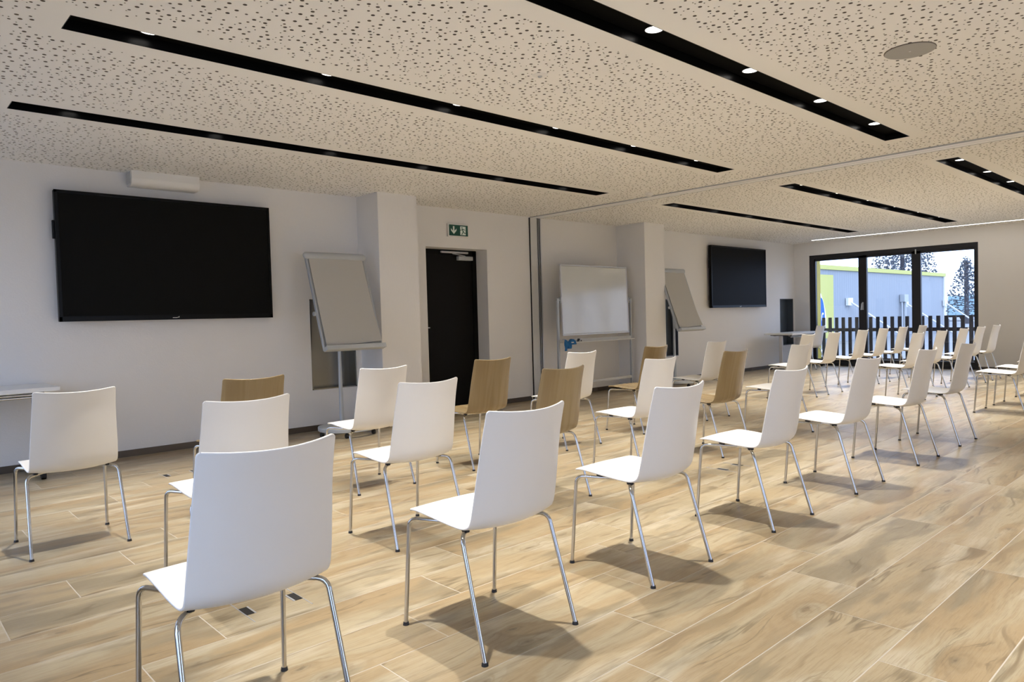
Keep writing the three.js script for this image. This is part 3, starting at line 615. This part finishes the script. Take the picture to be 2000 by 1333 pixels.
/* ---------- outdoors ---------- */
{
  const gr = structure('ground', 'pale yard ground outside the window', 'ground');
  part(gr, 'yard', span(-120, 60, -0.7, -0.32, -140, FZ - 0.41), M.ground); part(gr, 'yard', span(-40, 40, -0.7, -0.32, NZ + 0.41, 40), M.ground);
  part(gr, 'terrace', span(-12, 0, -0.32, -0.06, -16.9, FZ - 0.4), M.greyPaint);
  const fe = thing('slat_fence', 'black fence of upright slats outside the far window', 'fence', [0, 0, -16.5]);
  for (let x = -9.0, i = 0; x < -2.6; x += 0.1482, i++) part(fe, 'slat', rbox(0.073, 1.06, 0.022, 0.002, x + 0.004, 0.48, 0), M.fence);
  part(fe, 'rail', [span(-9.1, -2.5, 0.69, 0.765, -0.055, -0.012), span(-9.1, -2.5, 0.02, 0.10, -0.055, -0.012)], M.fence);
  for (const x of [-8.9, -6.8, -4.7, -2.6]) part(fe, 'post', box(0.05, 1.0, 0.05, x, 0.44, -0.08), M.fence);
  // metal-clad hall
  const b = thing('metal_hall', 'low grey metal-clad hall with yellow roof edge outside', 'building', [-14.2, -0.32, -40]);
  const prof = new THREE.Shape(); prof.moveTo(-6, -9.4); prof.lineTo(0, -9.4);
  for (let z = -9.4; z < 16; z += 0.25) { prof.lineTo(0, z + 0.09); prof.lineTo(0.007, z + 0.11); prof.lineTo(0.007, z + 0.15); prof.lineTo(0, z + 0.17); }
  prof.lineTo(0, 16.1); prof.lineTo(-6, 16.1);
  part(b, 'cladding', new THREE.ExtrudeGeometry(prof, { depth: 3.35, bevelEnabled: false }).rotateX(Math.PI / 2).translate(0, 3.35, 0), M.facade);
  part(b, 'roof_edge', span(-6.1, 0.10, 3.34, 3.54, -9.5, 16.2), M.paleYellow, 'yellow roof edge');
  part(b, 'yellow_panel', span(0.03, 0.06, 0.2, 3.10, 6.60, 12), M.paleYellow, 'yellow painted panel');
  part(b, 'corner_post', span(-0.1, 0.07, 0, 3.34, -9.52, -9.3), M.white);
  const gb = part(b, 'gutter_box', box(0.24, 0.40, 0.60, 0.15, 2.02, -2.2), M.greyPaint); part(gb, 'downpipe', [bar([0.12, 1.8, -2.35], [0.12, 0, -2.35], 0.09), bar([0.12, 1.8, -1.95], [0.12, 0, -1.95], 0.05)], M.greyPaint);
  for (const [z, y] of [[4.9, 1.86], [-2.6, 1.72], [-9.35, 1.72]]) { const k = part(b, 'bracket', box(0.12, 0.36, 0.55, 0.09, y, z), M.white); part(k, 'stay_rod', bar([0.12, y, z], [1.55, -0.05, z - 3.2], 0.045), M.white); }
  // feather flag
  const fl = thing('feather_flag', 'blue feather flag with white border and letter C', 'flag', [-11.5, -0.32, -25.95]);
  const cv = document.createElement('canvas'); cv.width = 256; cv.height = 512; const c = cv.getContext('2d');
  c.fillStyle = '#ffffff'; c.fillRect(0, 0, 256, 512); c.fillStyle = '#1f62c4'; c.beginPath(); c.ellipse(50, 330, 132, 235, 0, 0, 7); c.fill();
  c.fillStyle = '#ffffff'; c.font = 'bold 140px sans-serif'; c.textAlign = 'center'; c.textBaseline = 'middle'; c.fillText('C', 100, 300);
  const tx = new THREE.CanvasTexture(cv); tx.colorSpace = THREE.SRGBColorSpace;
  const sh = new THREE.Shape(); sh.moveTo(0, 0.55); sh.lineTo(0, 2.25); sh.bezierCurveTo(0.16, 2.05, 0.50, 1.65, 0.55, 1.15); sh.bezierCurveTo(0.55, 0.9, 0.48, 0.7, 0.35, 0.55); sh.lineTo(0, 0.55);
  const fg = new THREE.ExtrudeGeometry(sh, { depth: 0.006, bevelEnabled: false, curveSegments: 16 }), fu = fg.attributes.uv, fp = fg.attributes.position;
  for (let i = 0; i < fu.count; i++) fu.setXY(i, fp.getX(i) / 0.62, (fp.getY(i) - 0.45) / 1.85);
  const ft = Math.PI / 2;
  part(fl, 'sail', fg.rotateY(ft), mat(1, 1, 1, 0.8, { map: tx })); part(fl, 'pole', [bar([0, 0, 0], [0, 2.3, 0], 0.02), cyl(0.2, 0.25, 0.04, 0, 0.02, 0)], M.white);
  // trees
  const leafG = new THREE.IcosahedronGeometry(0.075, 0);
  function tree(label, x, z, h, r, y0, n, seed, taper) {
    seedState = seed; const t = thing('tree', label, 'tree', [x, -0.32, z]);
    const tr = [bar([0, 0, 0], [0, h * 0.96, 0], 0.17)]; const im = new THREE.InstancedMesh(leafG, M.leaf, n), q = new THREE.Quaternion(), m = new THREE.Matrix4();
    for (let k = 0; k < 26; k++) { const y = y0 + (h - y0) * k / 26, a = rnd() * 6.28, l = r * (1 - taper * k / 26) * (0.7 + rnd() * 0.4); tr.push(bar([0, y, 0], [Math.cos(a) * l, y + l * 0.12, Math.sin(a) * l], 0.035, 5)); }
    for (let i = 0; i < n; i++) { const f = rnd(), y = y0 + (h - y0) * f, lim = r * (1 - taper * f), a = Math.floor(rnd() * 13) * 0.4833 + rnd() * 0.24 + Math.floor(f * 9) * 0.7, l = lim * Math.sqrt(rnd()) * 1.05; q.setFromEuler(new THREE.Euler(rnd() * 6, rnd() * 6, rnd() * 6)); m.compose(new THREE.Vector3(Math.cos(a) * l, y + (rnd() - 0.5) * 0.5, Math.sin(a) * l), q, new THREE.Vector3(1, 0.45, 1).multiplyScalar(0.6 + rnd() * 0.9)); im.setMatrixAt(i, m); }
    part(t, 'trunk', tr, M.bark); im.name = 'foliage'; im.userData.kind = 'stuff'; im.castShadow = im.receiveShadow = true; t.add(im);
  }
  tree('broad dark conifer rising behind the metal hall', -22.5, -67.2, 9.5, 2.7, 3.6, 2600, 41, 0.45);
  tree('slender conifer standing beyond the end of the metal hall', -18.1, -68.9, 5.4, 2.2, 0.8, 650, 43, 0.9);
  // parked trucks
  function truck(label, x, z, turn, m, m2) {
    const t = thing('parked_truck', label, 'truck', [x, -0.32, z], turn);
    part(t, 'cargo_body', rbox(3.6, 1.9, 1.9, 0.06, 0.6, 1.55, 0), m); part(t, 'cab', rbox(1.5, 1.5, 1.8, 0.2, -2.0, 1.25, 0), m2); part(t, 'windscreen', box(0.05, 0.6, 1.5, -2.74, 1.6, 0), M.black);
    for (const [a, s] of [[-1.9, 1], [-1.9, -1], [1.5, 1], [1.5, -1]]) part(t, 'wheel', new THREE.CylinderGeometry(0.38, 0.38, 0.25, 18).rotateX(Math.PI / 2).translate(a, 0.38, s * 0.85), M.rubber);
    part(t, 'chassis', box(5.0, 0.2, 0.9, 0, 0.5, 0), M.rubber);
  }
  const cyan = mat(0.30, 0.44, 0.48, 0.5);
  truck('white box truck parked beside the slender conifer', -24.0, -84.5, 0.25, M.white, M.white);
  truck('pale blue box truck parked beyond the metal hall', -21.4, -80.5, 0.15, cyan, M.white);
  truck('yellow box truck parked behind the pale blue truck', -20.0, -88.0, 0.2, M.yellow, M.white);
}
renderer.render(scene, camera);
